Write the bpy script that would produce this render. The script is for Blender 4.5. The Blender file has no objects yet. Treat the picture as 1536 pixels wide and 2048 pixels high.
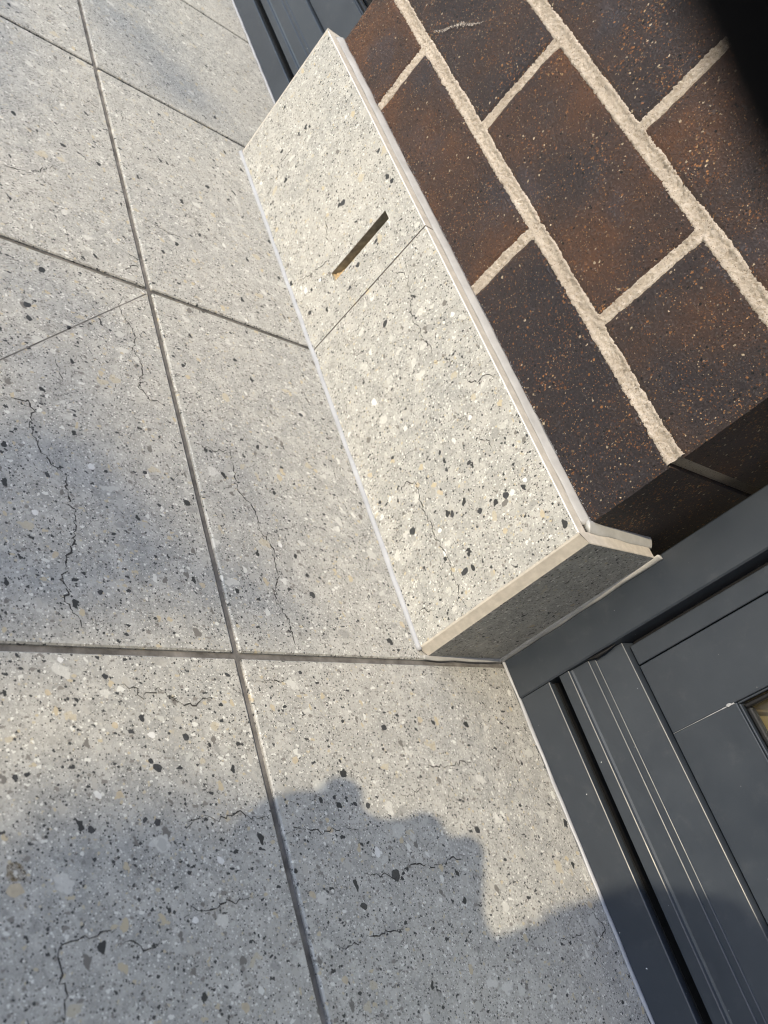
import bpy, bmesh, math, random
import numpy as np
from mathutils import Vector, Matrix
random.seed(7); rng = np.random.default_rng(11)
C = bpy.context.scene.collection
scene = bpy.context.scene

# ------------------------------------------------------------------ camera
CAM = Vector((0.19832631, -0.43790914, 0.35625194))
R_RIGHT = Vector((0.30223457638910034, 0.711436169205532, 0.6344389946882669))
R_DOWN = Vector((0.8184906875266258, 0.14746287589297336, -0.5552726309350794))
R_FWD = Vector((-0.4885972321525087, 0.6871049973472257, -0.5377354994357133))
FPX = 1690.9                                   # focal length in pixels of a 1536 x 2048 picture
cam_d = bpy.data.cameras.new('camera')
cam = bpy.data.objects.new('camera', cam_d); C.objects.link(cam)
cam.matrix_world = Matrix(((R_RIGHT.x, -R_DOWN.x, -R_FWD.x, CAM.x), (R_RIGHT.y, -R_DOWN.y, -R_FWD.y, CAM.y),
                           (R_RIGHT.z, -R_DOWN.z, -R_FWD.z, CAM.z), (0, 0, 0, 1)))
cam_d.sensor_fit = 'VERTICAL'; cam_d.sensor_height = 36.0
cam_d.lens = 36.0 * FPX / 2048.0
cam_d.clip_start = 0.005; cam_d.clip_end = 400
cam_d.dof.use_dof = True; cam_d.dof.focus_distance = 0.56; cam_d.dof.aperture_fstop = 14.0
scene.camera = cam

# ------------------------------------------------------------------ sky and sun
SUN = Vector((-0.02, -0.76, 0.65)).normalized()  # towards the sun
world = bpy.data.worlds.new('World'); scene.world = world; world.use_nodes = True
wn = world.node_tree
sky = wn.nodes.new('ShaderNodeTexSky'); sky.sky_type = 'NISHITA'; sky.sun_disc = False
sky.sun_elevation = math.asin(SUN.z); sky.sun_rotation = math.atan2(SUN.x, SUN.y)
sky.air_density = 1.0; sky.dust_density = 1.0; sky.ozone_density = 0.7
wn.links.new(sky.outputs[0], wn.nodes['Background'].inputs[0])
wn.nodes['Background'].inputs[1].default_value = 0.15
sun_d = bpy.data.lights.new('sun', 'SUN'); sun_d.energy = 2.0; sun_d.angle = math.radians(0.5)
sun_d.color = (1.0, 0.85, 0.61)
sun = bpy.data.objects.new('sun', sun_d); C.objects.link(sun)
sun.rotation_euler = SUN.to_track_quat('Z', 'Y').to_euler(); sun.location = (-1, -12, 10)
scene.view_settings.view_transform = 'Standard'; scene.view_settings.look = 'None'
scene.view_settings.exposure = 1.12; scene.view_settings.gamma = 1.0
scene.cycles.max_bounces = 8; scene.cycles.filter_width = 1.0

# ------------------------------------------------------------------ helpers
def ray(u, v):                                   # viewing ray of a photograph pixel
    return (R_RIGHT*((u-768)/FPX) + R_DOWN*((v-1024)/FPX) + R_FWD)
def on_plane(u, v, ax, val):                     # where a pixel's ray meets a real plane of the place
    d = ray(u, v); return CAM + d*((val-CAM[ax])/d[ax])
def link(name, me, mats, parent=None):
    o = bpy.data.objects.new(name, me); C.objects.link(o)
    for m in (mats if isinstance(mats, (list, tuple)) else [mats]): me.materials.append(m)
    if parent is not None: o.parent = parent
    return o
def tag(o, label, cat, group=None):
    o['kind'] = 'thing'; o['label'] = label; o['category'] = cat
    if group: o['group'] = group
    return o
def structure(o): o['kind'] = 'structure'; return o
def empty(name, label, cat, group=None):
    o = bpy.data.objects.new(name, None); C.objects.link(o); o.empty_display_size = 0.05
    return tag(o, label, cat, group)

class MB:
    def __init__(s): s.v = []; s.f = []; s.m = []; s.sm = []
    def add(s, vs, fs, mi=0, smooth=False):
        b = len(s.v); s.v += [tuple(p) for p in vs]
        for f in fs: s.f.append([i+b for i in f]); s.m.append(mi); s.sm.append(smooth)
    def box(s, x0, x1, y0, y1, z0, z1, bev=0.0008, mi=0):
        lo = (x0, y0, z0); hi = (x1, y1, z1); vs = []; idx = {}
        bev = min(bev, (x1-x0)*.45, (y1-y0)*.45, (z1-z0)*.45)
        for a in (0, 1):
            for b in (0, 1):
                for c in (0, 1):
                    sg = (a, b, c)
                    for ax in range(3):
                        p = [(hi if sg[k] else lo)[k] - ((bev if sg[k] else -bev) if k != ax else 0) for k in range(3)]
                        idx[(sg, ax)] = len(vs); vs.append(p)
        fs = []
        for ax in range(3):
            o1, o2 = [k for k in range(3) if k != ax]
            for sd in (0, 1):
                q = []
                for (p, r) in ((0, 0), (1, 0), (1, 1), (0, 1)):
                    sg = [0, 0, 0]; sg[ax] = sd; sg[o1] = p; sg[o2] = r; q.append(idx[(tuple(sg), ax)])
                fs.append(q)
            for p in (0, 1):
                for r in (0, 1):
                    s0 = [0, 0, 0]; s1 = [0, 0, 0]; s0[o1] = s1[o1] = p; s0[o2] = s1[o2] = r; s1[ax] = 1
                    s0 = tuple(s0); s1 = tuple(s1)
                    fs.append([idx[(s0, o1)], idx[(s1, o1)], idx[(s1, o2)], idx[(s0, o2)]])
        for sg in [(a, b, c) for a in (0, 1) for b in (0, 1) for c in (0, 1)]:
            fs.append([idx[(sg, 0)], idx[(sg, 1)], idx[(sg, 2)]])
        s.add(vs, fs, mi)
    def prism(s, poly, axis, a0, a1, mi=0, n=1):
        # poly: 2-D outline in the other two axes (cyclic order), swept along axis from a0 to a1
        k = len(poly); vs = []
        for j in range(n+1):
            t = a0+(a1-a0)*j/n
            for (p, q) in poly:
                w = [p, q]; w.insert(axis, t); vs.append(w)
        fs = [[j*k+i, j*k+(i+1) % k, (j+1)*k+(i+1) % k, (j+1)*k+i] for j in range(n) for i in range(k)]
        fs += [list(range(k)), [n*k+i for i in range(k)][::-1]]
        s.add(vs, fs, mi)
    def build(s, name, mats, parent=None):
        me = bpy.data.meshes.new(name); me.from_pydata(s.v, [], s.f)
        me.polygons.foreach_set('material_index', s.m); me.polygons.foreach_set('use_smooth', s.sm)
        bm = bmesh.new(); bm.from_mesh(me); bmesh.ops.recalc_face_normals(bm, faces=bm.faces); bm.to_mesh(me); bm.free()
        return link(name, me, mats, parent)

def wob(seed, hi=900):                                   # smooth 1-D noise
    r = random.Random(seed); k = [(r.uniform(15, hi), r.uniform(0, 6.28), r.uniform(.3, 1)) for _ in range(9)]
    tot = sum(a for _, _, a in k)
    return lambda t: sum(a*math.sin(f*t+p) for f, p, a in k)/tot*2
def fract2(nx, nz, octs, seed):                  # 2-D fractal noise field about 0, unit-ish
    r = np.random.default_rng(seed); out = np.zeros((nx, nz)); amp = 1
    for step, amp in octs:
        gx, gz = int(nx/step)+3, int(nz/step)+3
        g = r.normal(size=(gx, gz)); X = np.arange(nx)/step; Z = np.arange(nz)/step
        i = X.astype(int); j = Z.astype(int); fx = X-i; fz = Z-j
        fx = fx*fx*(3-2*fx); fz = fz*fz*(3-2*fz); fx = fx[:, None]; fz = fz[None]
        out += amp*((g[i][:, j]*(1-fx)+g[i+1][:, j]*fx)*(1-fz)+(g[i][:, j+1]*(1-fx)+g[i+1][:, j+1]*fx)*fz)
    return out
def bead(mb, p0, p1, n1, n2, s1, s2, seed, amp=.18, bulge=.0, n=160, mi=0):
    # a run of sealant in the corner between two faces: n1, n2 point along the faces away from the corner line
    p0 = Vector(p0); p1 = Vector(p1); n1 = Vector(n1); n2 = Vector(n2); w1 = wob(seed, 220); w2 = wob(seed+1, 220); w3 = wob(seed+2, 160)
    L = (p1-p0).length; vs = []; K = 7
    for j in range(n+1):
        t = L*j/n; c = p0.lerp(p1, j/n); a = s1*(1+amp*w1(t)); b = s2*(1+amp*w2(t)); bu = bulge+.12*w3(t)
        vs.append(c - n1*.0006 - n2*.0006)
        for k in range(K):
            th = k/(K-1); q = n1*a*(1-th)+n2*b*th; nn = (n1*b+n2*a).normalized()
            vs.append(c + q + nn*(math.sin(th*math.pi)*bu*min(a, b)) - (n2*.0005 if k == 0 else Vector()) - (n1*.0005 if k == K-1 else Vector()))
    M = K+1
    fs = [[j*M+k, j*M+(k+1) % M, (j+1)*M+(k+1) % M, (j+1)*M+k] for j in range(n) for k in range(M)]
    fs += [list(range(M)), [n*M+k for k in range(M)][::-1]]
    mb.add(vs, fs, mi, True)

class NT:                                        # small node-tree builder
    def __init__(s, name):
        s.mat = bpy.data.materials.new(name); s.mat.use_nodes = True; s.t = s.mat.node_tree; s.bsdf = s.t.nodes['Principled BSDF']
        s.co = s.n('ShaderNodeTexCoord').outputs['Object']
    def n(s, typ, **kw):
        nd = s.t.nodes.new(typ)
        for k, v in kw.items(): setattr(nd, k, v)
        return nd
    def set(s, sock, v):
        if isinstance(v, bpy.types.NodeSocket): s.t.links.new(v, sock)
        else: sock.default_value = v
    def math(s, op, a, b=0.0, c=0.0, clamp=False):
        m = s.n('ShaderNodeMath', operation=op, use_clamp=clamp)
        for i, v in enumerate((a, b, c)): s.set(m.inputs[i], v)
        return m.outputs[0]
    def noise(s, scale, detail=3, rough=.55, vec=None, col=False):
        m = s.n('ShaderNodeTexNoise'); s.set(m.inputs['Vector'], vec or s.co)
        m.inputs['Scale'].default_value = scale; m.inputs['Detail'].default_value = detail; m.inputs['Roughness'].default_value = rough
        return m.outputs['Color' if col else 'Fac']
    def warp(s, amt, scale, detail=2):
        v = s.n('ShaderNodeVectorMath', operation='SUBTRACT'); s.set(v.inputs[0], s.noise(scale, detail, col=True)); v.inputs[1].default_value = (.5, .5, .5)
        m = s.n('ShaderNodeVectorMath', operation='MULTIPLY_ADD'); s.set(m.inputs[0], v.outputs[0]); m.inputs[1].default_value = (amt,)*3; s.set(m.inputs[2], s.co)
        return m.outputs[0]
    def ramp(s, fac, stops, interp='LINEAR'):
        r = s.n('ShaderNodeValToRGB'); s.set(r.inputs[0], fac); e = r.color_ramp; e.interpolation = interp
        while len(e.elements) < len(stops): e.elements.new(1.0)
        for el, (p, c) in zip(e.elements, stops): el.position = p; el.color = c if len(c) == 4 else (*c, 1)
        return r
    def mix(s, fac, a, b, blend='MIX'):
        m = s.n('ShaderNodeMix', data_type='RGBA', blend_type=blend); s.set(m.inputs[0], fac); s.set(m.inputs[6], a); s.set(m.inputs[7], b)
        return m.outputs[2]
    def smooth(s, x, lo, hi):
        m = s.n('ShaderNodeMapRange', interpolation_type='SMOOTHSTEP'); s.set(m.inputs[0], x); s.set(m.inputs[1], lo); s.set(m.inputs[2], hi)
        return m.outputs[0]
    def chips(s, base, scale, stops, warp=(.3, 1.5), rad=(.2, .6), soft=.06, st=None):
        # scattered aggregate: a share of the cells of a Voronoi field becomes stones with their own colour and size
        vec = s.warp(warp[0]/scale, scale*warp[1])
        if st:
            mp = s.n('ShaderNodeMapping'); s.set(mp.inputs[0], vec); mp.inputs['Scale'].default_value = st; mp.inputs['Rotation'].default_value = (.3, .2, .7); vec = mp.outputs[0]
        v = s.n('ShaderNodeTexVoronoi'); s.set(v.inputs['Vector'], vec); v.inputs['Scale'].default_value = scale
        sep = s.n('ShaderNodeSeparateColor'); s.set(sep.inputs[0], v.outputs['Color'])
        r = s.ramp(sep.outputs[0], stops, 'CONSTANT')
        rd = s.math('MULTIPLY_ADD', sep.outputs[1], rad[1]-rad[0], rad[0])
        m = s.math('SUBTRACT', rd, v.outputs['Distance']); m = s.smooth(m, 0.0, soft)
        m = s.math('MULTIPLY', m, r.outputs[1])
        return s.mix(m, base, r.outputs[0]), m
    def bump(s, h, dist, strength=1.0):
        b = s.n('ShaderNodeBump'); b.inputs['Strength'].default_value = strength; b.inputs['Distance'].default_value = dist; s.set(b.inputs['Height'], h)
        s.t.links.new(b.outputs[0], s.bsdf.inputs['Normal'])
    def out(s, color, rough=.5, spec=.5):
        s.set(s.bsdf.inputs['Base Color'], color); s.set(s.bsdf.inputs['Roughness'], rough); s.set(s.bsdf.inputs['Specular IOR Level'], spec)
        return s.mat

N0 = (0, 0, 0, 0)
def tile_material():
    m = NT('speckled concrete tile')
    mott = m.noise(7, 4, .6); mott2 = m.noise(75, 4, .65); fine = m.noise(520, 4, .75)
    base = m.ramp(mott, [(.3, (.29, .295, .295)), (.7, (.385, .375, .355))]).outputs[0]
    base = m.mix(m.smooth(mott2, .40, .66), base, m.mix(.55, base, (.52, .51, .49, 1)))
    base = m.mix(m.math('MULTIPLY', m.smooth(m.noise(230, 3, .6), .52, .7), .45), base, (.19, .188, .18, 1))
    base = m.mix(m.math('MULTIPLY', m.smooth(fine, .5, .66), .5), base, (.13, .13, .128, 1))
    base = m.mix(m.math('MULTIPLY', m.smooth(m.noise(640, 3, .7), .55, .68), .42), base, (.60, .595, .58, 1))
    base, _ = m.chips(base, 1250, [(0, (.05, .05, .052, 1)), (.14, (.62, .62, .6, 1)), (.27, (.40, .38, .34, 1)), (.36, N0)], rad=(.25, .7), soft=.2)
    base, _ = m.chips(base, 640, [(0, (.045, .047, .05, 1)), (.11, (.62, .62, .6, 1)), (.19, (.2, .19, .18, 1)), (.27, (.44, .40, .32, 1)), (.32, N0)], warp=(.9, 1.3), rad=(.12, .6))
    base, _ = m.chips(base, 330, [(0, (.04, .042, .045, 1)), (.07, (.60, .60, .58, 1)), (.13, (.43, .38, .29, 1)), (.18, (.2, .19, .18, 1)), (.26, (.42, .42, .4, 1)), (.38, N0)], warp=(1.0, 1.3), rad=(.08, .5), st=(1.25, .8, 1.1))
    base, _ = m.chips(base, 165, [(0, (.034, .036, .038, 1)), (.045, (.58, .58, .56, 1)), (.08, (.43, .375, .28, 1)), (.13, (.16, .152, .145, 1)), (.17, (.39, .38, .36, 1)), (.28, N0)], warp=(1.0, 1.3), rad=(.06, .46), st=(.85, 1.25, 1.1))
    pb_, pm = m.chips(base, 95, [(0, (.26, .26, .255, 1)), (.07, (.43, .385, .30, 1)), (.13, (.50, .50, .48, 1)), (.20, (.33, .325, .31, 1)), (.26, (.56, .555, .535, 1)), (.37, N0)], warp=(1.0, 1.4), rad=(.05, .42), st=(1.1, .85, 1.0))
    base = m.mix(.72, base, pb_)
    base = m.mix(1.0, base, (1.0, 1.0, .965, 1), 'MULTIPLY')
    # short broken hairlines in the print
    v = m.n('ShaderNodeTexVoronoi', feature='DISTANCE_TO_EDGE'); m.set(v.inputs['Vector'], m.warp(.03, 90, 4)); v.inputs['Scale'].default_value = 38
    ln = m.math('MULTIPLY', m.smooth(v.outputs['Distance'], .016, .004), m.smooth(m.noise(28, 2), .60, .68))
    base = m.mix(m.math('MULTIPLY', ln, .75), base, (.06, .058, .055, 1))
    m.bump(m.math('ADD', m.noise(900, 2, .6), m.noise(160, 2)), .00025, .5)
    return m.out(base, m.math('MULTIPLY_ADD', fine, .25, .42), .35)
def plain(name, col, rough, spec=.5, var=.12, scale=120, bump=(300, .0003)):
    m = NT(name); c2 = tuple(min(1, c*(1+var)) for c in col); c1 = tuple(c*(1-var) for c in col)
    c = m.ramp(m.noise(scale, 4, .6), [(.3, c1), (.7, c2)]).outputs[0]
    if bump: m.bump(m.noise(bump[0], 4, .65), bump[1], .6)
    return m.out(c, rough, spec)
def brick_material():
    m = NT('dark brown clay brick')
    a = m.n('ShaderNodeAttribute', attribute_name='tone'); tone = a.outputs['Fac']
    n = m.math('ADD', m.noise(16, 3), m.math('MULTIPLY_ADD', tone, .62, -.33))
    c = m.ramp(n, [(.26, (.040, .033, .036)), (.46, (.060, .043, .039)), (.60, (.085, .050, .037)), (.76, (.130, .064, .036))]).outputs[0]
    c = m.mix(m.math('MULTIPLY', m.smooth(m.noise(420, 5, .8), .48, .66), .75), c, (.012, .010, .011, 1))
    c = m.mix(m.math('MULTIPLY', m.smooth(m.noise(700, 4, .8, m.warp(.002, 200)), .56, .7), .5), c, (.13, .075, .05, 1))
    c, f = m.chips(c, 1050, [(0, (.32, .18, .08, 1)), (.07, (.2, .085, .036, 1)), (.17, (.42, .33, .22, 1)), (.205, (.008, .008, .008, 1)), (.30, N0)], warp=(.8, 1.4), rad=(.15, .65), soft=.15)
    rust = m.smooth(m.noise(22, 3, .6, m.warp(.02, 9)), .52, .66)
    c3, _ = m.chips(c, 620, [(0, (.34, .155, .06, 1)), (.18, (.45, .29, .14, 1)), (.24, (.19, .075, .03, 1)), (.40, N0)], warp=(1., 1.4), rad=(.15, .68), soft=.15)
    c = m.mix(rust, c, c3)
    blue = m.smooth(m.noise(14, 3, .55, m.warp(.02, 12)), .55, .75)
    c = m.mix(m.math('MULTIPLY', blue, .45), c, (.062, .062, .078, 1))
    c, f2 = m.chips(c, 480, [(0, (.28, .13, .05, 1)), (.035, (.46, .37, .26, 1)), (.055, (.17, .075, .034, 1)), (.10, (.008, .008, .008, 1)), (.15, N0)], warp=(1., 1.4), rad=(.08, .55), soft=.12)
    pit = m.smooth(m.noise(420, 5, .8), .38, .58)
    m.bump(m.math('ADD', pit, m.math('MULTIPLY', m.noise(130, 3), .8)), .0011, .9)
    return m.out(c, .55, .4)
def mortar_material():
    m = NT('sandy mortar')
    c = m.ramp(m.noise(40, 4, .6), [(.3, (.50, .435, .365)), (.7, (.66, .59, .51))]).outputs[0]
    c = m.mix(m.math('MULTIPLY', m.smooth(m.noise(900, 3, .7), .5, .72), .55), c, (.2, .16, .12, 1))
    c, _ = m.chips(c, 1400, [(0, (.7, .66, .58, 1)), (.16, (.2, .15, .11, 1)), (.27, N0)], rad=(.2, .6), soft=.2)
    m.bump(m.noise(1100, 4, .8), .0016, 1.0)
    return m.out(c, .92, .15)
def metal_material():
    m = NT('charcoal powder coat')
    c = m.ramp(m.noise(25, 4, .6), [(.3, (.025, .032, .043)), (.7, (.033, .041, .053))]).outputs[0]
    c = m.mix(m.math('MULTIPLY', m.smooth(m.noise(70, 5, .7), .52, .75), .14), c, (.11, .115, .12, 1))
    c, d = m.chips(c, 210, [(0, (.7, .72, .75, 1)), (.028, (.3, .3, .3, 1)), (.06, N0)], warp=(.5, 1.5), rad=(.02, .12), soft=.05)
    m.bump(m.math('ADD', m.noise(2600, 2, .6), m.math('MULTIPLY', m.noise(60, 2), .5)), .00006, .5)
    return m.out(c, m.math('MULTIPLY_ADD', m.noise(50, 4, .7), .28, .24), .5)
def glass_material():
    m = NT('window glass'); t = m.t
    tr = m.n('ShaderNodeBsdfTransparent'); gl = m.n('ShaderNodeBsdfGlossy'); gl.inputs['Roughness'].default_value = .02
    tr.inputs[0].default_value = (.86, .9, .88, 1)
    fr = m.n('ShaderNodeFresnel'); fr.inputs[0].default_value = 1.5
    mx = m.n('ShaderNodeMixShader'); t.links.new(fr.outputs[0], mx.inputs[0]); t.links.new(tr.outputs[0], mx.inputs[1]); t.links.new(gl.outputs[0], mx.inputs[2])
    t.links.new(mx.outputs[0], t.nodes['Material Output'].inputs[0]); return m.mat
def timber_material():
    m = NT('oak floorboard')
    mp = m.n('ShaderNodeMapping'); m.set(mp.inputs[0], m.co); mp.inputs['Scale'].default_value = (1, .12, 1)
    c = m.ramp(m.noise(60, 5, .65, mp.outputs[0]), [(.3, (.42, .28, .15)), (.7, (.58, .42, .25))]).outputs[0]
    return m.out(c, .35, .4)

M_TILE = tile_material()
M_BODY = plain('porcelain tile body', (.48, .445, .39), .65, .3, .14, 160)
M_GROUT = plain('grey brown grout', (.145, .138, .13), .9, .15, .5, 70, (700, .0008))
M_SEAL = plain('white sealant', (.33, .34, .36), .38, .4, .10, 60, (200, .0004))
M_LEDGE = plain('beige grey sealant', (.34, .335, .325), .4, .4, .12, 70, (200, .0004))
M_SEALG = plain('translucent grey sealant', (.40, .40, .385), .3, .5, .12, 90, (200, .0005))
M_BRICK = brick_material(); M_MORTAR = mortar_material(); M_METAL = metal_material()
M_BLACK = plain('black rubber', (.008, .008, .009), .45, .4, .3, 300, (500, .0004))
M_GLASS = glass_material(); M_TIMBER = timber_material()
M_CRACK = plain('dark hairline', (.05, .048, .046), .8, .2, .3, 300, None)
M_CHIPD = plain('charcoal chip', (.045, .047, .05), .5, .35, .35, 500, None)
M_CHIPW = plain('white chip', (.62, .62, .6), .5, .35, .08, 500, None)
M_CHIPT = plain('buff chip', (.43, .375, .28), .5, .35, .12, 400, None)
M_HOLE = plain('dry bedding mortar', (.44, .335, .20), .95, .1, .3, 300, (400, .002))
M_WALL = plain('painted plaster', (.7, .68, .64), .8, .2, .03, 8, None)
M_GROUND = plain('plain concrete ground', (.32, .31, .29), .9, .2, .2, 3, None)

# ------------------------------------------------------------------ ground and tiled floor
XL = [-2.06, -1.764, -1.466, -1.168, -0.868, -0.5915, -0.296, 0.005, 0.306, 0.607, 0.908, 1.209]
YL = [-1.957, -1.355, -0.755, -0.155, 0.0915]
def place(mb, pts, w, ax, val, off, mi, seed):
    # hairline crack printed in a tile: a thin jagged ribbon lying on the tile's face
    r = random.Random(seed); P = [on_plane(u, v, ax, val) for u, v in pts]; Q = []
    for a, b in zip(P[:-1], P[1:]):
        L = (b-a).length; n = max(1, int(L/.0017))
        for i in range(n): Q.append(a.lerp(b, i/n) + Vector((r.gauss(0, 1), 0 if ax == 1 else r.gauss(0, 1), 0 if ax == 2 else r.gauss(0, 1)))*.00085)
    Q.append(P[-1]); vs = []; N = len(Q); nn = Vector((0, -1, 0)) if ax == 1 else Vector((0, 0, 1))
    for i, q in enumerate(Q):
        t = (Q[min(i+1, N-1)]-Q[max(i-1, 0)]).normalized(); sd = t.cross(nn)
        ww = w*r.uniform(.15, 1.25)*min(1, .2+min(i, N-1-i)*.2)*(.45+.55*abs(math.sin(i*.17+seed)))
        vs += [q+sd*ww+nn*off, q-sd*ww+nn*off]
    mb.add(vs, [[2*i, 2*i+1, 2*i+3, 2*i+2] for i in range(N-1)], mi)
def stone(mb, u, v, s, ax, val, off, mi, seed, elong=1.0):
    r = random.Random(seed); c = on_plane(u, v, ax, val); a0 = r.uniform(0, 3.14); k = r.randint(7, 10); vs = []
    size = s*(c-CAM).length/FPX*.5; nn = Vector((0, -1, 0)) if ax == 1 else Vector((0, 0, 1))
    e1 = Vector((1, 0, 0)); e2 = nn.cross(e1)
    for i in range(k):
        th = 2*math.pi*(i+r.uniform(-.25, .25))/k; rr = size*r.uniform(.72, 1.2)
        p = (math.cos(th)*rr*elong, math.sin(th)*rr/elong)
        vs.append(c + e1*(p[0]*math.cos(a0)-p[1]*math.sin(a0)) + e2*(p[0]*math.sin(a0)+p[1]*math.cos(a0)) + nn*off)
    mb.add(vs, [list(range(k))], mi)

fl = MB()
for i in range(len(XL)-1):
    for j in range(len(YL)-1):
        g = .0021; y1 = YL[j+1]-(g if j < len(YL)-2 else 0)
        fl.box(XL[i]+g, XL[i+1]-g, YL[j]+g, y1, -.0115, 0, .0009)
CRACKS_F = [
 [(0,800),(30,795),(65,805),(62,850),(75,890),(100,925),(130,955),(135,990),(150,1030),(150,1070),(135,1110),(125,1160),(140,1215),(165,1250),(172,1272)],
 [(390,885),(425,900),(460,905),(470,950),(480,985),(510,1020),(520,1060),(545,1095),(555,1150),(550,1200),(575,1235),(590,1290)],
 [(270,660),(268,700),(285,730),(280,775),(300,800),(340,812)],
 [(500,1365),(530,1360),(555,1365),(580,1360)],
 [(242,1368),(266,1378),(289,1394),(302,1378),(328,1383),(354,1407),(385,1409),(411,1394),(443,1393)],
 [(365,1665),(385,1644),(417,1633),(432,1644),(453,1633),(474,1625),(500,1636),(536,1633)],
 [(568,1672),(599,1657),(625,1659),(641,1667),(667,1657),(719,1657)],
 [(724,1742),(750,1749),(777,1752),(797,1761),(818,1734),(845,1728),(865,1735),(899,1720),(933,1713)],
 [(672,1894),(709,1889),(743,1871),(777,1866),(807,1859)],
 [(521,1790),(458,1803),(417,1818),(385,1823),(365,1852),(354,1862)],
 [(336,1878),(292,1899),(271,1886),(245,1889)],
 [(234,1862),(172,1873),(120,1899),(117,1925),(128,1956),(130,1982),(128,2048)],
 [(133,1982),(161,1982),(169,1961)], [(206,1555),(190,1546),(178,1543)], [(146,1581),(110,1594),(86,1602)],
 [(1117,1882),(1134,1878),(1150,1872),(1169,1872)], [(1181,1812),(1192,1835),(1208,1851),(1212,1863),(1188,1886)],
 [(848,1532),(865,1534),(892,1532),(922,1525),(946,1525)], [(804,1590),(828,1590),(845,1574)],
 [(280,434),(318,455),(342,468),(379,479)], [(246,503),(284,523),(250,540)], [(245,590),(237,612),(252,640),(270,668)],
 [(110,712),(125,760),(118,775)], [(0,330),(60,345),(112,330)], [(130,190),(180,205),(205,222)], [(700,560),(560,470)][:0]]
for k, pts in enumerate(CRACKS_F):
    if len(pts) > 1: place(fl, pts, .00044 if k > 2 else .00056, 2, 0.0, .00015, 1, 50+k)
STONES_F = [(315,1535,17,0),(315,1645,14,0),(290,1640,10,0),(182,1660,15,0),(210,1353,12,0),(283,1436,13,0),(262,1463,11,0),(301,1522,11,0),(55,610,15,0),(137,655,10,0),
 (58,636,13,0),(372,1475,14,0),(728,1812,16,0),(790,1750,22,0),(955,1660,12,0),(736,1612,12,0),(625,1190,13,0),(200,1185,13,0),(602,830,11,0),(470,720,10,0),(95,950,12,0),(290,945,9,0),(455,1350,11,0),
 (710,1608,9,0),(600,1345,8,0),(768,1455,12,0),(866,1445,10,0),(30,1555,11,0),(120,1320,13,1),(303,1470,15,1),(195,1590,14,1),(182,933,14,1),(70,1025,12,1),(560,1090,11,1),(440,1720,15,1),(755,1705,17,1),(390,1840,12,1),(1020,1320,9,1),
 (230,1450,15,2),(240,1590,14,2),(545,1415,13,2),(490,2015,16,2),(30,1780,26,2),(590,1520,15,2),(1180,1810,14,2),(660,1660,14,2),(110,1110,14,2),(405,1170,13,2),(690,1960,15,2),(840,1440,13,2),(805,1250,14,2),(95,1385,13,2),(625,1790,14,2)]
for k, (u, v, s, t) in enumerate(STONES_F): stone(fl, u, v, s*1.05, 2, 0.0, .0001, 2+t, 400+k, random.Random(k).uniform(1, 1.25))
floor = structure(fl.build('tiled_floor', [M_TILE, M_CRACK, M_CHIPD, M_CHIPW, M_CHIPT]))
# diagonal fall cut: a hairline saw cut across one tile
dc = MB(); a = on_plane(-40, 738, 2, 0); b = on_plane(292, 588, 2, 0); sd = (b-a).cross(Vector((0, 0, 1))).normalized()*.00045
dc.add([a+sd+Vector((0, 0, .0001)), a-sd+Vector((0, 0, .0001)), b-sd+Vector((0, 0, .0001)), b+sd+Vector((0, 0, .0001))], [[0, 1, 2, 3]])
dc.build('saw_cut', M_GROUT, floor)
sn = MB(); P0 = on_plane(15, 1728, 2, .00012); P1 = on_plane(62, 1765, 2, .00012); ax_ = P1-P0; pr_ = ax_.cross(Vector((0, 0, 1))).normalized(); vs = []; r = random.Random(6)
for i in range(25):
    t = i/24; wd = .0004+.0042*math.sin(math.pi*(1-(1-t)**1.6))*r.uniform(.75, 1.1); c_ = P0+ax_*t
    vs += [c_+pr_*wd, c_-pr_*wd*.7]
sn.add(vs, [[2*i, 2*i+1, 2*i+3, 2*i+2] for i in range(24)])
ms = NT('brown stain'); tr_ = ms.n('ShaderNodeBsdfTransparent'); mx_ = ms.n('ShaderNodeMixShader')
ms.set(mx_.inputs[0], ms.math('MULTIPLY', ms.smooth(ms.noise(260, 4, .7), .38, .62), .6)); ms.t.links.new(tr_.outputs[0], mx_.inputs[1]); ms.t.links.new(ms.bsdf.outputs[0], mx_.inputs[2]); ms.t.links.new(mx_.outputs[0], ms.t.nodes['Material Output'].inputs[0])
sn.build('stain', ms.out((.24, .18, .10, 1), .8, .2), floor)
gr = MB(); nx = 700
gr.box(-2.06, 1.209, -1.957, .0935, -.010, -.0022, 0)
gr.build('grout', M_GROUT, floor)
gd = MB(); gd.add([(-60, -60, -.03), (60, -60, -.03), (60, 60, -.03), (-60, 60, -.03)], [[0, 1, 2, 3]])
structure(gd.build('ground', M_GROUND))

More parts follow.
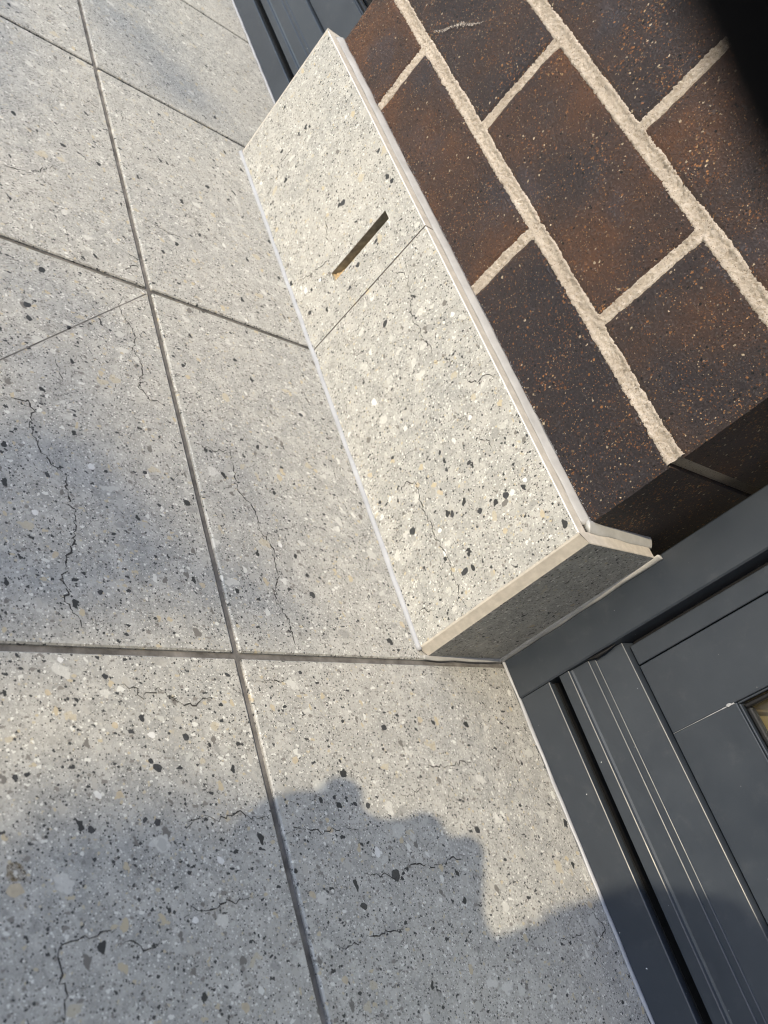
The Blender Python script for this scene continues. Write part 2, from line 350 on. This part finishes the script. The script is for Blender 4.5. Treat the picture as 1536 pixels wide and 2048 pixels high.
# ------------------------------------------------------------------ brick pier
BX0, BX1, BY = -0.567, -0.0145, 0.0165
BED0, CRS, BJ = 0.2155, 0.0860, 0.0094
pier = empty('brick_pier', 'dark brown brick pier with pale sandy mortar joints standing above the tiled skirting', 'pier')
tone_rng = random.Random(5); perps = {0: [-.457, -.224], 1: [-.3365, -.126], 2: [-.45, -.220]}
bricks = MB(); tones = []
def brick(x0, x1, z0, z1, tone, fine):
    b0 = len(bricks.v); step = .003 if fine else .05
    nx = max(2, int((x1-x0)/step)); nz = max(2, int((z1-z0)/step)); s = random.randint(0, 99999)
    w = [wob(s+q) for q in range(4)]; f = fract2(nx+1, nz+1, [(9, .0004), (2, .00018)], s) if fine else np.zeros((nx+1, nz+1))
    vs = []; jit = .0007 if fine else 0
    for i in range(nx+1):
        for k in range(nz+1):
            x = x0+(x1-x0)*i/nx; z = z0+(z1-z0)*k/nz; e = min(i, nx-i, k, nz-k); y = BY + f[i, k]
            if i == 0: x += jit*w[0](z)
            if i == nx: x += jit*w[1](z) if x1 < BX1-.001 else 0
            if k == 0: z += jit*w[2](x)
            if k == nz: z += jit*w[3](x)
            if e == 0: y += .0014
            vs.append((x, y, z))
    q = lambda i, k: i*(nz+1)+k
    fs = [[q(i, k), q(i+1, k), q(i+1, k+1), q(i, k+1)] for i in range(nx) for k in range(nz)]
    ring = [q(i, 0) for i in range(nx)]+[q(nx, k) for k in range(nz)]+[q(i, nz) for i in range(nx, 0, -1)]+[q(0, k) for k in range(nz, 0, -1)]
    n0 = len(vs); vs += [(vs[i][0], .245, vs[i][2]) for i in ring]
    K = len(ring); fs += [[ring[i], ring[(i+1) % K], n0+(i+1) % K, n0+i] for i in range(K)]
    fs.append([n0+i for i in range(K)])
    bricks.add(vs, fs, 0, False); tones.extend([tone]*len(vs))
TONE = {(0, 0): .75, (0, 1): .62, (0, 2): .22, (1, 0): .42, (1, 1): .68, (1, 2): .45, (2, 0): .2, (2, 1): .5, (2, 2): .75}
NC = 24
for c in range(-2, NC):
    z1 = BED0-BJ/2+CRS*c; z0 = z1-(CRS-BJ); z1 += 0
    ps = perps[c % 3 if 0 <= c < 3 else (c % 2)]
    xs = [BX0]+[p+d for p in ps for d in (-.004, .004)]+[BX1]
    for k in range(len(ps)+1): brick(xs[2*k], xs[2*k+1], z0, z1, TONE.get((c, k), tone_rng.random()), 0 <= c < 4)
bo = bricks.build('brickwork', M_BRICK, pier)
at = bo.data.attributes.new('tone', 'FLOAT', 'POINT'); at.data.foreach_set('value', tones)
mo = MB(); mo.box(BX0+.002, BX1-.0045, BY+.0035, .243, 0, BED0+CRS*(NC-1)-.01, 0)
h = .001; X = np.arange(BX0+.001, BX1-.0005, h); Z = np.arange(.146, .475, h); nx, nz = len(X), len(Z)
F = fract2(nx, nz, [(14, .00012), (5, .00010), (2.2, .00026), (1, .00045)], 3)
near = np.zeros((nx, nz), bool); dj = np.full((nx, nz), 9.)
for c in range(0, 4):
    zb = BED0+CRS*c; d = np.abs(Z-zb)[None]*np.ones((nx, 1)); dj = np.minimum(dj, d/(BJ/2))
    for p in perps.get(c, perps[c % 2]):
        dd = np.where((Z < zb)[None] & (Z > zb-CRS)[None], np.abs(X-p)[:, None]/.004, 9); dj = np.minimum(dj, dd)
near = dj < 1.9
edge = np.clip(dj-.75, 0, 1.5)                    # mortar is struck: hollow in the middle, smeared at the arrises
Yf = BY+.0016-.0020*np.clip(dj-.35, 0, .55)+.0050*np.clip(dj-1.05, 0, 1)+F*1.05
idx = -np.ones((nx, nz), int); keep = near.copy(); keep[1:] |= near[:-1]; keep[:, 1:] |= near[:, :-1]; keep[1:, 1:] |= near[:-1, :-1]
ii = np.argwhere(keep); idx[keep] = np.arange(len(ii))
mv = np.stack([X[ii[:, 0]], Yf[keep], Z[ii[:, 1]]], 1)
c0 = near[:-1, :-1]; jj = np.argwhere(c0)
mf = np.stack([idx[jj[:, 0], jj[:, 1]], idx[jj[:, 0]+1, jj[:, 1]], idx[jj[:, 0]+1, jj[:, 1]+1], idx[jj[:, 0], jj[:, 1]+1]], 1)
mo.add(mv.tolist(), mf.tolist(), 0, True)
mo.build('mortar', M_MORTAR, pier)
# pale scuff on one brick
sc = MB(); r = random.Random(3); P0 = on_plane(866, 62, 1, BY-.0008); P1 = on_plane(966, 42, 1, BY-.0008); ax_ = (P1-P0); pr_ = ax_.cross(Vector((0, -1, 0))).normalized(); vs = []; n = 90
for i in range(n+1):
    t = i/n; c_ = P0+ax_*t+pr_*(.0012*math.sin(9*t)+r.gauss(0, .0005)); wd = .0003+.0026*math.sin(math.pi*t)**.8*r.uniform(.15, 1.0)
    vs += [c_+pr_*wd*r.uniform(.5, 1), c_-pr_*wd*r.uniform(.5, 1)]
sc.add(vs, [[2*i, 2*i+1, 2*i+3, 2*i+2] for i in range(n)])
ms = NT('dragged mortar smear'); tr_ = ms.n('ShaderNodeBsdfTransparent'); mx_ = ms.n('ShaderNodeMixShader')
ms.set(mx_.inputs[0], ms.smooth(ms.noise(900, 4, .8), .46, .56)); ms.t.links.new(tr_.outputs[0], mx_.inputs[1]); ms.t.links.new(ms.bsdf.outputs[0], mx_.inputs[2]); ms.t.links.new(mx_.outputs[0], ms.t.nodes['Material Output'].inputs[0])
sc.build('mortar_scuff', ms.out((.40, .36, .32, 1), .95, .1), pier)

# ------------------------------------------------------------------ tiled skirting round the foot of the pier
SK0, SK1, HS, TT = -0.5765, 0.0005, 0.1487, 0.0086
sk = empty('tiled_skirting', 'speckled grey tile skirting wrapped round the foot of the brick pier', 'skirting')
CH = .0066
def face_marks(mb, cr, st):
    for k, pts in enumerate(cr): place(mb, pts, .00048, 1, 0.0, .00012, 2, 700+k)
    for k, (u, v, s, t) in enumerate(st): stone(mb, u, v, s*1.05, 1, 0.0, .00008, 3+t, 800+k, random.Random(k).uniform(1, 1.3))
SKM = [M_TILE, M_BODY, M_CRACK, M_CHIPD, M_CHIPW, M_CHIPT]
JX = -0.2912
# near tile: glazed face, tan mitred end and tan top edge
nt = MB(); x0 = JX+.0007; x1 = SK1-CH; zt = HS
nt.add([(x0, 0, .001), (x1, 0, .001), (x1, 0, zt-.0006), (x0, 0, zt-.0006)], [[0, 1, 2, 3]], 0)
nt.add([(x0, 0, zt-.0006), (x1, 0, zt-.0006), (x1, .0006, zt), (x0, .0006, zt)], [[0, 1, 2, 3]], 4)
nt.add([(x0, .0006, zt), (x1, .0006, zt), (SK1, CH, zt), (SK1-.002, TT, zt), (x0, TT, zt)], [[0, 1, 2, 3, 4]], 1)
zz = [.001+(zt-.001)*i/60 for i in range(61)]; w = wob(31); vs = []
for z in zz: e = .0005*w(z*1.3); vs += [(x1+e-.0002, -.00005, z), (x1+.0012, .0004, z), (SK1, CH, z)]
nt.add(vs, [[3*i+k, 3*i+k+1, 3*i+k+4, 3*i+k+3] for i in range(60) for k in range(2)], 1)
nt.add([(x0, 0, .001), (x0, TT, .001), (x0, TT, zt), (x0, .0006, zt), (x0, 0, zt-.0006)], [[0, 1, 2, 3, 4]], 1)
nt.add([(x0, TT, .001), (SK1-.002, TT, .001), (SK1-.002, TT, zt), (x0, TT, zt)], [[0, 1, 2, 3]], 1)
face_marks(nt, [[(781,537),(789,546),(810,546),(820,574),(822,600),(826,641),(841,659),(846,683),(861,688),(865,714),(870,723),(888,717),(909,722),(917,745),(922,758)],
 [(925,755),(945,765),(970,752),(1000,745)], [(800,985),(815,960),(835,970),(845,1020),(865,1050),(870,1075),(895,1110),(905,1150),(925,1200),(930,1210)],
 [(797,1005),(785,1022)], [(838,1220),(860,1224),(872,1216)], [(950,870),(980,885),(985,905)], [(735,700),(728,720),(740,735)]],
 [(770,648,14,0),(825,1062,15,0),(930,1143,15,0),(960,1022,13,0),(1012,990,15,0),(938,925,10,0),(905,1027,13,0),(785,915,9,0),(760,1005,9,0),(893,940,8,0),(880,905,9,0),(700,945,7,0),
  (748,804,16,1),(1025,985,13,1),(880,1060,10,1),(890,1105,12,1),(1050,960,11,1),(905,628,11,1),(940,835,10,1),(835,970,12,2),(880,985,13,2),(1010,1062,12,2),(1085,1028,13,2),(740,950,12,2)])
nt.build('skirting_tile', SKM, sk)
# far tile with a weep slot cut through it
ft = MB(); x0 = SK0+CH; x1 = JX-.0007; hx0, hx1, hz0, hz1 = -.3393, -.3292, .050, .1228
gx = [x0, hx0, hx1, x1]; gz = [.001, hz0, hz1, zt-.0006]
for i in range(3):
    for k in range(3):
        if i == 1 and k == 1: continue
        ft.add([(gx[i], 0, gz[k]), (gx[i+1], 0, gz[k]), (gx[i+1], 0, gz[k+1]), (gx[i], 0, gz[k+1])], [[0, 1, 2, 3]], 0)
hq = [(hx0, hz0), (hx1, hz0), (hx1, hz1), (hx0, hz1)]; D = .0158
for k in range(4):
    a, b = hq[k], hq[(k+1) % 4]
    ft.add([(a[0], 0, a[1]), (b[0], 0, b[1]), (b[0], D, b[1]), (a[0], D, a[1])], [[0, 1, 2, 3]], 6)
ft.add([(p[0], D, p[1]) for p in hq], [[0, 1, 2, 3]], 6)
ft.add([(x0, 0, zt-.0006), (x1, 0, zt-.0006), (x1, .0006, zt), (x0, .0006, zt)], [[0, 1, 2, 3]], 4)
ft.add([(x0, .0006, zt), (x1, .0006, zt), (x1, TT, zt), (SK0, TT, zt), (SK0, .0025, zt)], [[0, 1, 2, 3, 4]], 1)
vs = []
for z in zz: e = .0006*w(z*1.3+.3); vs += [(x0+e+.0002, -.00005, z), (x0-.0012, .0003, z), (SK0, .0025, z)]
ft.add(vs, [[3*i+k, 3*i+k+1, 3*i+k+4, 3*i+k+3] for i in range(60) for k in range(2)], 1)
ft.add([(x1, 0, .001), (x1, TT, .001), (x1, TT, zt), (x1, .0006, zt), (x1, 0, zt-.0006)], [[0, 1, 2, 3, 4]], 1)
face_marks(ft, [[(526,400),(540,384),(556,351),(562,325),(588,293)], [(648,440),(655,455),(650,470),(658,485)], [(600,560),(640,535),(665,515)], [(680,200),(675,240)]],
 [(757,302,9,0),(686,405,12,0),(752,482,9,0),(716,530,11,0),(620,625,10,0),(700,575,8,0),(612,580,12,1),(640,560,9,1),(655,430,9,2)])
M_SLOT = plain('cut edge of slot', (.30, .275, .21), .9, .15, .3, 200, (400, .0008))
tl = ft.build('skirting_tile', SKM+[M_SLOT], sk)
crumb = MB(); r = random.Random(9); nz_, nx_ = 40, 9; vs = []
for a in range(nz_+1):                            # loose bedding mortar banked in the foot of the slot
    for b in range(nx_+1):
        t = a/nz_; q = b/nx_; z = .0502+.050*t
        y = .0022+.0125*t**.7+.0035*(1-q)*t**.4+r.gauss(0, .0006)
        vs.append((hx0+.0002+(hx1-hx0-.0004)*q, min(max(y, .0012), .0156), z))
crumb.add(vs, [[a*(nx_+1)+b, a*(nx_+1)+b+1, (a+1)*(nx_+1)+b+1, (a+1)*(nx_+1)+b] for a in range(nz_) for b in range(nx_)], 0, False)
crumb.build('mortar_crumb', M_HOLE, tl)
# return tiles on the two ends of the pier
YB = .0868
for (xe, s, CH) in ((SK1, -1, CH), (SK0, 1, .0025)):
    rt = MB(); xi = xe+s*TT; xo = xe
    rt.add([(xo, CH, .001), (xo, YB, .001), (xo, YB, zt-.0005), (xo, CH, zt-.0005)], [[0, 1, 2, 3]], 0)
    rt.add([(xo, CH, zt-.0005), (xo, YB, zt-.0005), (xo+s*.0005, YB, zt), (xo+s*.0005, CH, zt)], [[0, 1, 2, 3]], 1)
    rt.add([(xo+s*.0005, CH, zt), (xo+s*.0005, YB, zt), (xi, YB, zt), (xi, TT, zt), (xo+s*.002, TT, zt)], [[0, 1, 2, 3, 4]], 1)
    rt.add([(xo, YB, .001), (xi, YB, .001), (xi, YB, zt), (xo, YB, zt-.0005)], [[0, 1, 2, 3]], 1)
    rt.build('skirting_tile', SKM, sk)
# bedding that fills behind the tiles, and the joint between the front tiles
bd = MB(); bd.box(SK0+TT, SK1-TT, TT+.0008, .0163, .001, HS-.0015, 0); bd.box(SK1-TT-.006, SK1-TT-.0003, .0164, YB-.001, .001, HS-.0015, 0)
bd = MB(); bd.box(SK0+TT, hx0-.001, TT+.0003, .0168, .001, HS-.0015, 0); bd.box(hx1+.001, SK1-TT-.0003, TT+.0003, .0168, .001, HS-.0015, 0); bd.box(hx0-.001, hx1+.001, TT+.0003, .0168, hz1+.001, HS-.0015, 0)
bd.box(SK1-TT-.0070, SK1-TT-.0003, .0170, YB-.001, .001, HS-.0015, 0); bd.box(SK0+TT+.0003, SK0+TT+.0010, .0170, YB-.001, .001, HS-.0015, 0)
bd.box(JX-.0006, JX+.0006, .0007, TT, .001, HS-.0006, 0)
bd.build('bedding_mortar', M_GROUT, sk)
# sealant runs
def run(name, mat, p0, p1, n1, n2, s1, s2, seed, parent, **kw):
    mb = MB(); bead(mb, p0, p1, n1, n2, s1, s2, seed, **kw); return mb.build(name, mat, parent)
run('floor_sealant', M_SEAL, (SK0+.002, 0, 0), (SK1-.004, 0, 0), (0, -1, 0), (0, 0, 1), .0022, .0030, 1, sk, bulge=.25, amp=.16)
run('return_sealant', M_SEALG, (SK1, .002, 0), (SK1, .091, 0), (1, 0, 0), (0, 0, 1), .0030, .0014, 5, sk, bulge=.15, amp=.2)
run('ledge_sealant', M_LEDGE, (SK0+TT, BY-.0002, HS-.0003), (BX1+.0005, BY-.0002, HS-.0003), (0, -1, 0), (0, 0, 1), BY-TT-.0012, .0034, 9, sk, bulge=.10, amp=.09)
run('ledge_sealant', M_SEALG, (BX1, .0125, HS-.0003), (BX1, YB+.004, HS-.0003), (1, 0, 0), (0, 0, 1), .0075, .0036, 13, sk, bulge=.15, amp=.16)
run('jamb_sealant', M_SEALG, (SK1, .0915, 0), (SK1, .0915, HS+.003), (0, -1, 0), (1, 0, 0), .0048, .0024, 17, sk, bulge=.30, amp=.10)
# ragged smear where the sealant meets the brick
rg = MB(); r = random.Random(4)
for q in range(420):
    x = r.uniform(BX0+.004, BX1-.001); hgt = abs(r.gauss(0, .0006)); s = r.uniform(.00015, .0004)
    c = Vector((x, BY-.0006, HS+.0034+hgt)); a = r.uniform(0, 6)
    rg.add([c+Vector((math.cos(a+t)*s, -r.uniform(0, .0004), math.sin(a+t)*s*1.2)) for t in (0, 2.1, 4.2)], [[0, 1, 2]])
rg.build('sealant_smear', M_SEAL, sk)

# ------------------------------------------------------------------ sliding doors on both sides of the pier
def door(x0, sx, length, label, detail):
    d = empty('sliding_door', label, 'door', 'charcoal aluminium sliding doors')
    d.location = (x0, 0, 0); Y0 = .094
    def bx(mb, a, b, *r, **k): mb.box(min(sx*a, sx*b), max(sx*a, sx*b), *r, **k)
    H = 2.06
    jb = MB(); bx(jb, -.0015, .0335, .0922, .150, .0005, H+.05, bev=.0011); jb.build('jamb', M_METAL, d)
    # sill: stepped nosing with a drainage slot
    prof = [(Y0, -.02), (Y0, .0288), (Y0+.0004, .0294), (Y0+.0010, .0296), (Y0+.0024, .0296), (Y0+.0026, .0275), (Y0+.018, .0275), (Y0+.018, .0405), (Y0+.0014, .0392), (Y0+.0010, .0388), (Y0+.0008, .0398),
            (Y0+.0008, .0472), (Y0+.0012, .0478), (Y0+.0030, .0484), (Y0+.0036, .0500), (Y0+.0042, .0636), (Y0+.0046, .0641), (Y0+.0054, .0644), (Y0+.0054, .0686), (Y0+.0057, .0690), (Y0+.0064, .0693), (Y0+.0086, .0912), (Y0+.0089, .0917), (Y0+.0128, .0922), (Y0+.030, .0935), (Y0+.030, -.02)]
    sl = MB(); sl.prism(prof, 0, sx*.0338, sx*length); so = sl.build('sill', M_METAL, d)
    st = MB(); bx(st, .034, length, Y0+.0085, Y0+.0176, .0281, .0290, bev=0); st.build('slot_strip', M_BLACK, so)  # thin black strip lying over the slot floor
    PY = .1070
    pn = empty_part('door_panel', d)
    gp = MB(); bx(gp, .0330, .060, PY+.008, PY+.045, .094, H, bev=0); gp.build('brush_seal', M_BLACK, pn)
    q = MB(); bx(q, .0375, .0520, PY, PY+.006, .0938, H, bev=.0005); q.build('edge_strip', M_METAL, pn)
    q = MB(); bx(q, .0529, .1024, PY, PY+.0170, .0938, H, bev=.0005); q.build('stile', M_METAL, pn)
    q = MB(); bx(q, .10255, length-.06, PY, PY+.0165, .0938, .1425, bev=.0004); q.build('bottom_rail', M_METAL, pn)
    q = MB(); bx(q, .10255, length-.06, PY, PY+.040, H-.08, H, bev=.0004); q.build('top_rail', M_METAL, pn)
    q = MB(); bx(q, length-.0598, length, PY, PY+.040, .0938, H, bev=.0005); q.build('stile', M_METAL, pn)
    # glazing bead, gasket and glass
    a, b, lo, hi = .1026, length-.0602, .1427, H-.0802
    def ringf(mb, wd, y0, y1, a=a, b=b, lo=lo, hi=hi, bev=.0004):
        bx(mb, a, a+wd, y0, y1, lo, hi, bev=bev); bx(mb, b-wd, b, y0, y1, lo, hi, bev=bev)
        bx(mb, a+wd+.0001, b-wd-.0001, y0, y1, lo, lo+wd, bev=bev); bx(mb, a+wd+.0001, b-wd-.0001, y0, y1, hi-wd, hi, bev=bev)
    q = MB(); ringf(q, .0014, PY+.0012, PY+.0105); q.build('glazing_bead', M_METAL, pn)
    q = MB(); ringf(q, .0032, PY+.0035, PY+.0105, a+.0022, b-.0022, lo+.0022, hi-.0022, .0009); q.build('gasket', M_BLACK, pn)
    q = MB(); bx(q, a+.002, b-.002, PY+.0110, PY+.0150, lo+.002, hi-.002, bev=0); q.build('glass', M_GLASS, pn)
    hd = MB(); bx(hd, .0338, length, .094, .150, H+.001, H+.05, bev=.001); hd.build('head', M_METAL, d)
    return d, pn, so
def empty_part(name, parent):
    o = bpy.data.objects.new(name, None); C.objects.link(o); o.parent = parent; o.empty_display_size = .05; return o
near_door, npanel, nsill = door(0.0, 1, 1.20, 'charcoal sliding door at the lower right with timber floor seen through its glass', True)
far_door, fpanel, fsill = door(-0.578, -1, 1.20, 'charcoal sliding door at the top, partly hidden behind the pier', False)
# sealant between tiles and sills
def edge_run(dr, a, b, seed):
    run('sill_sealant', M_SEAL, (a, .0936, 0), (b, .0936, 0), (0, -1, 0), (0, 0, 1), .0024, .0012, seed, dr, bulge=.35, amp=.22, n=300)
edge_run(near_door, .0, 1.2, 21); edge_run(far_door, -1.2, .0, 33)
# a smear of clear sealant down the joint of stile and rail, with a droplet
sm = MB(); r = random.Random(2); zz2 = [.0945+.047*i/40 for i in range(41)]; vs = []
for i, z in enumerate(zz2): wd = .00012+.00028*(i/40)**2*r.uniform(.6, 1.4); vs += [(.1025-wd, .10685, z), (.1025, .1066-wd*.4, z), (.1025+wd, .10685, z)]
sm.add(vs, [[3*i+k, 3*i+k+1, 3*i+k+4, 3*i+k+3] for i in range(40) for k in range(2)], 0, True)
vs = [(.1022+.0011*math.sin(a*math.pi/8)*math.cos(b*.785), .1069-.0007*math.sin(a*math.pi/8)*abs(math.sin(b*.785))*0-.0006*math.sin(a*math.pi/8), .1375+.0016*math.cos(a*math.pi/8)+.0006*math.sin(b*.785)) for a in range(9) for b in range(8)]
sm.add(vs, [[a*8+b, a*8+(b+1) % 8, (a+1)*8+(b+1) % 8, (a+1)*8+b] for a in range(8) for b in range(8)], 0, True)
sm.build('sealant_smear', M_SEAL, npanel)
# crumpled black seal end sticking out beside the jamb
vs = []; fs = []
A = on_plane(1174, 1316, 1, .0975); B = on_plane(1231, 1287, 1, .0985); r = random.Random(8)
for i in range(15):
    t = i/14; c = A.lerp(B, t); wd = .0042*math.sin(math.pi*min(1, t*.92+.06))**.7+.0003; dn = Vector((.8, -.25, -.55)).normalized()
    for k in range(6):
        a = k*math.pi/3; vs.append(c + dn*wd*(.5+.5*math.cos(a))*r.uniform(.85, 1.15) + Vector((0, -1, .2))*wd*.45*math.sin(a))
fs = [[i*6+k, i*6+(k+1) % 6, (i+1)*6+(k+1) % 6, (i+1)*6+k] for i in range(14) for k in range(6)]
sb = MB(); sb.add(vs, fs, 0, True); sb.build('seal_end', M_BLACK, nsill)

# ------------------------------------------------------------------ rooms behind the glass, wall above
rm = MB()
for (xa, xb) in ((.0, 1.25), (-1.83, -.578)):
    rm.box(xa, xb, .1255, 3.2, -.02, .1345, 0)
structure(rm.build('timber_floor', M_TIMBER))
wl = MB()
wl.box(-1.85, 1.27, 3.2, 3.3, -.02, 2.3, 0); wl.box(-1.95, -1.85, .094, 3.3, -.02, 2.3, 0); wl.box(1.27, 1.37, .094, 3.3, -.02, 2.3, 0); wl.box(-1.95, 1.37, .151, 3.3, 2.3, 2.4, 0)
wl.box(-.5795, .001, .246, 3.2, -.02, 2.3, 0)
structure(wl.build('house_wall', M_WALL))
rw = MB(); rw.box(1.32, 1.45, -2.6, .093, -.03, 2.5, 0)  # unseen wall added to block the sky and darken the return faces
structure(rw.build('added_side_wall', plain('added dark wall', (.07, .055, .048), .9, .2, .2, 30, None)))

# ------------------------------------------------------------------ the photographer, crouching between the sun and the doorway
UU = Vector((0, 0, 1)).cross(SUN).normalized(); WW = SUN.cross(UU)
def sp(u, w, c): return CAM + SUN*c + UU*u + WW*w
def capsule(mb, a, b, ra, rb, n=12):
    d = (b-a); L = d.length; z = d.normalized(); x = z.orthogonal().normalized(); y = z.cross(x); vs = []; rows = []
    for k in range(5): th = math.pi/2*k/4; rows.append((-math.cos(th)*ra, math.sin(th)*ra))
    for k in range(5): th = math.pi/2*k/4; rows.append((L+math.sin(th)*rb, math.cos(th)*rb))
    for h_, r_ in rows:
        r_ = max(r_, 1e-5)
        for i in range(n): t = 2*math.pi*i/n; vs.append(a+z*h_+x*(r_*math.cos(t))+y*(r_*math.sin(t)))
    m_ = len(rows); mb.add(vs, [[j*n+i, j*n+(i+1) % n, (j+1)*n+(i+1) % n, (j+1)*n+i] for j in range(m_-1) for i in range(n)]+[list(range(n)), [(m_-1)*n+i for i in range(n)]], 0, True)
pb = MB()
HC = .20
for a, b, ra, rb in [
    (sp(.070, .070, .50), sp(.066, .066, .52), .106, .108), (sp(.07, -.02, .56), sp(.07, -.16, .74), .06, .08),            # head, neck
    (sp(.07, -.24, .80), sp(.12, -.75, .70), .165, .16), (sp(.12, -.75, .70), sp(.10, -.80, .35), .13, .10),               # trunk
    (sp(.02, -.26, .80), sp(.22, -.22, .78), .075, .075),                                                                  # shoulders
    (sp(-.03, -.22, .80), sp(.03, -.17, .62), .06, .05), (sp(.03, -.17, .62), sp(.02, -.07, .30), .05, .036), (sp(.02, -.07, .30), sp(-.05, -.05, .21), .036, .030),
        (sp(-.078, -.084, .22), sp(-.088, -.078, HC), .026, .034), (sp(-.088, -.078, HC), sp(-.072, -.040, HC), .034, .024), (sp(-.045, -.085, .24), sp(.05, -.12, .45), .034, .05), (sp(-.075, -.045, HC), sp(-.030, -.030, HC), .026, .024),   # palm
    (sp(-.100, -.065, HC), sp(-.1175, -.0575, HC), .011, .0105), (sp(-.080, -.036, HC), sp(-.0915, -.0355, HC), .011, .0105),
    (sp(-.070, -.020, HC), sp(-.0930, -.0205, HC), .011, .0110), (sp(-.045, -.014, HC), sp(-.0770, -.0015, HC), .011, .0106), (sp(-.016, -.004, .3), sp(-.018, .026, .4), .0135, .0135),
    (sp(-.045, -.018, HC), sp(.03, -.012, HC+.05), .014, .018), (sp(-.03, -.035, HC), sp(.06, -.05, .40), .028, .04),
    (sp(.22, -.22, .78), sp(.30, -.22, .40), .06, .045), (sp(.30, -.22, .40), sp(.17, -.06, .10), .045, .032)]:             # other arm
    capsule(pb, a, b, ra, rb)
F1 = CAM+ray(1706, -309)*.025; F2 = CAM+ray(1990, 235)*.0245; F3 = CAM+ray(2800, 1000)*.020; F4 = CAM+R_RIGHT*.075+R_DOWN*.06-R_FWD*.03
capsule(pb, F1, F2, .0062, .0064); capsule(pb, F2, F3, .0064, .0085); capsule(pb, F3, F4, .0085, .012); capsule(pb, F4, sp(.17, -.06, .10), .014, .030)
M_DARK = plain('black knitted cloth', (.006, .006, .007), .95, .05, .2, 200, None)
po = pb.build('person', M_DARK)
tag(po, 'person whose dark out of focus fingertip covers the top right corner of the bricks', 'person')
md = po.modifiers.new('fuse', 'REMESH'); md.mode = 'VOXEL'; md.voxel_size = .003; md.use_smooth_shade = True

# ------------------------------------------------------------------ unseen tree added towards the sun to throw soft dappled shade on the tiles
tree = empty('added_shade_tree', 'leafy tree added out of view to throw soft shade on the tiles', 'tree')
TC = 6.0; lv = MB(); r = random.Random(21)
def leaf(p, s):
    a = Vector((r.gauss(0, 1), r.gauss(0, 1), r.gauss(0, 1))).normalized(); b = a.orthogonal().normalized(); c_ = a.cross(b)
    lv.add([p+b*s, p+c_*s*.42+a*s*.1, p-b*s, p-c_*s*.42+a*s*.1], [[0, 1, 2, 3]])
CL = [(-.088, -.132, .030, .045, 60), (-.066, -.150, .055, .042, 90), (-.03, -.21, .06, .04, 40), (-.278, -.150, .072, .045, 70), (-.30, -.075, .075, .022, 20), (-.92, -.055, .10, .05, 36), (-.235, -.205, .055, .05, 40), (-.43, -.15, .06, .04, 16), (-.75, -.20, .12, .06, 50)]  # leaf clumps placed so their shade falls in chosen patches
for u0, w0, ru, rw, n in CL:
    for q in range(n):
        while True:
            x, y = r.uniform(-1, 1), r.uniform(-1, 1)
            if x*x+y*y < 1: break
        leaf(sp(u0+x*ru, w0+y*rw, TC+r.uniform(-.25, .25)), r.uniform(.022, .036))
for q in range(900):
    v = Vector((r.gauss(0, .42), r.gauss(0, .26), r.gauss(0, .4)))
    w_ = -.72+v.y
    if w_ > -.27: continue
    leaf(sp(-.55+v.x, w_, TC+v.z), r.uniform(.025, .045))
lv.build('crown', plain('leaf', (.06, .10, .03), .55, .4, .35, 20, None), tree)
tk = MB(); base = sp(-.55, -.8, TC); base = Vector((base.x, base.y, -.03)); top = sp(-.55, -.85, TC)
capsule(tk, base, top, .05, .032)
for u0, w0 in [(-.275, -.21), (-.9, -.16), (-.5, -.35), (-.72, -.3), (-.36, -.5), (-.3, -.16)]: capsule(tk, top, sp(u0, w0, TC), .02, .004, 8)
tk.build('trunk', plain('bark', (.12, .09, .07), .9, .1, .3, 40, None), tree)
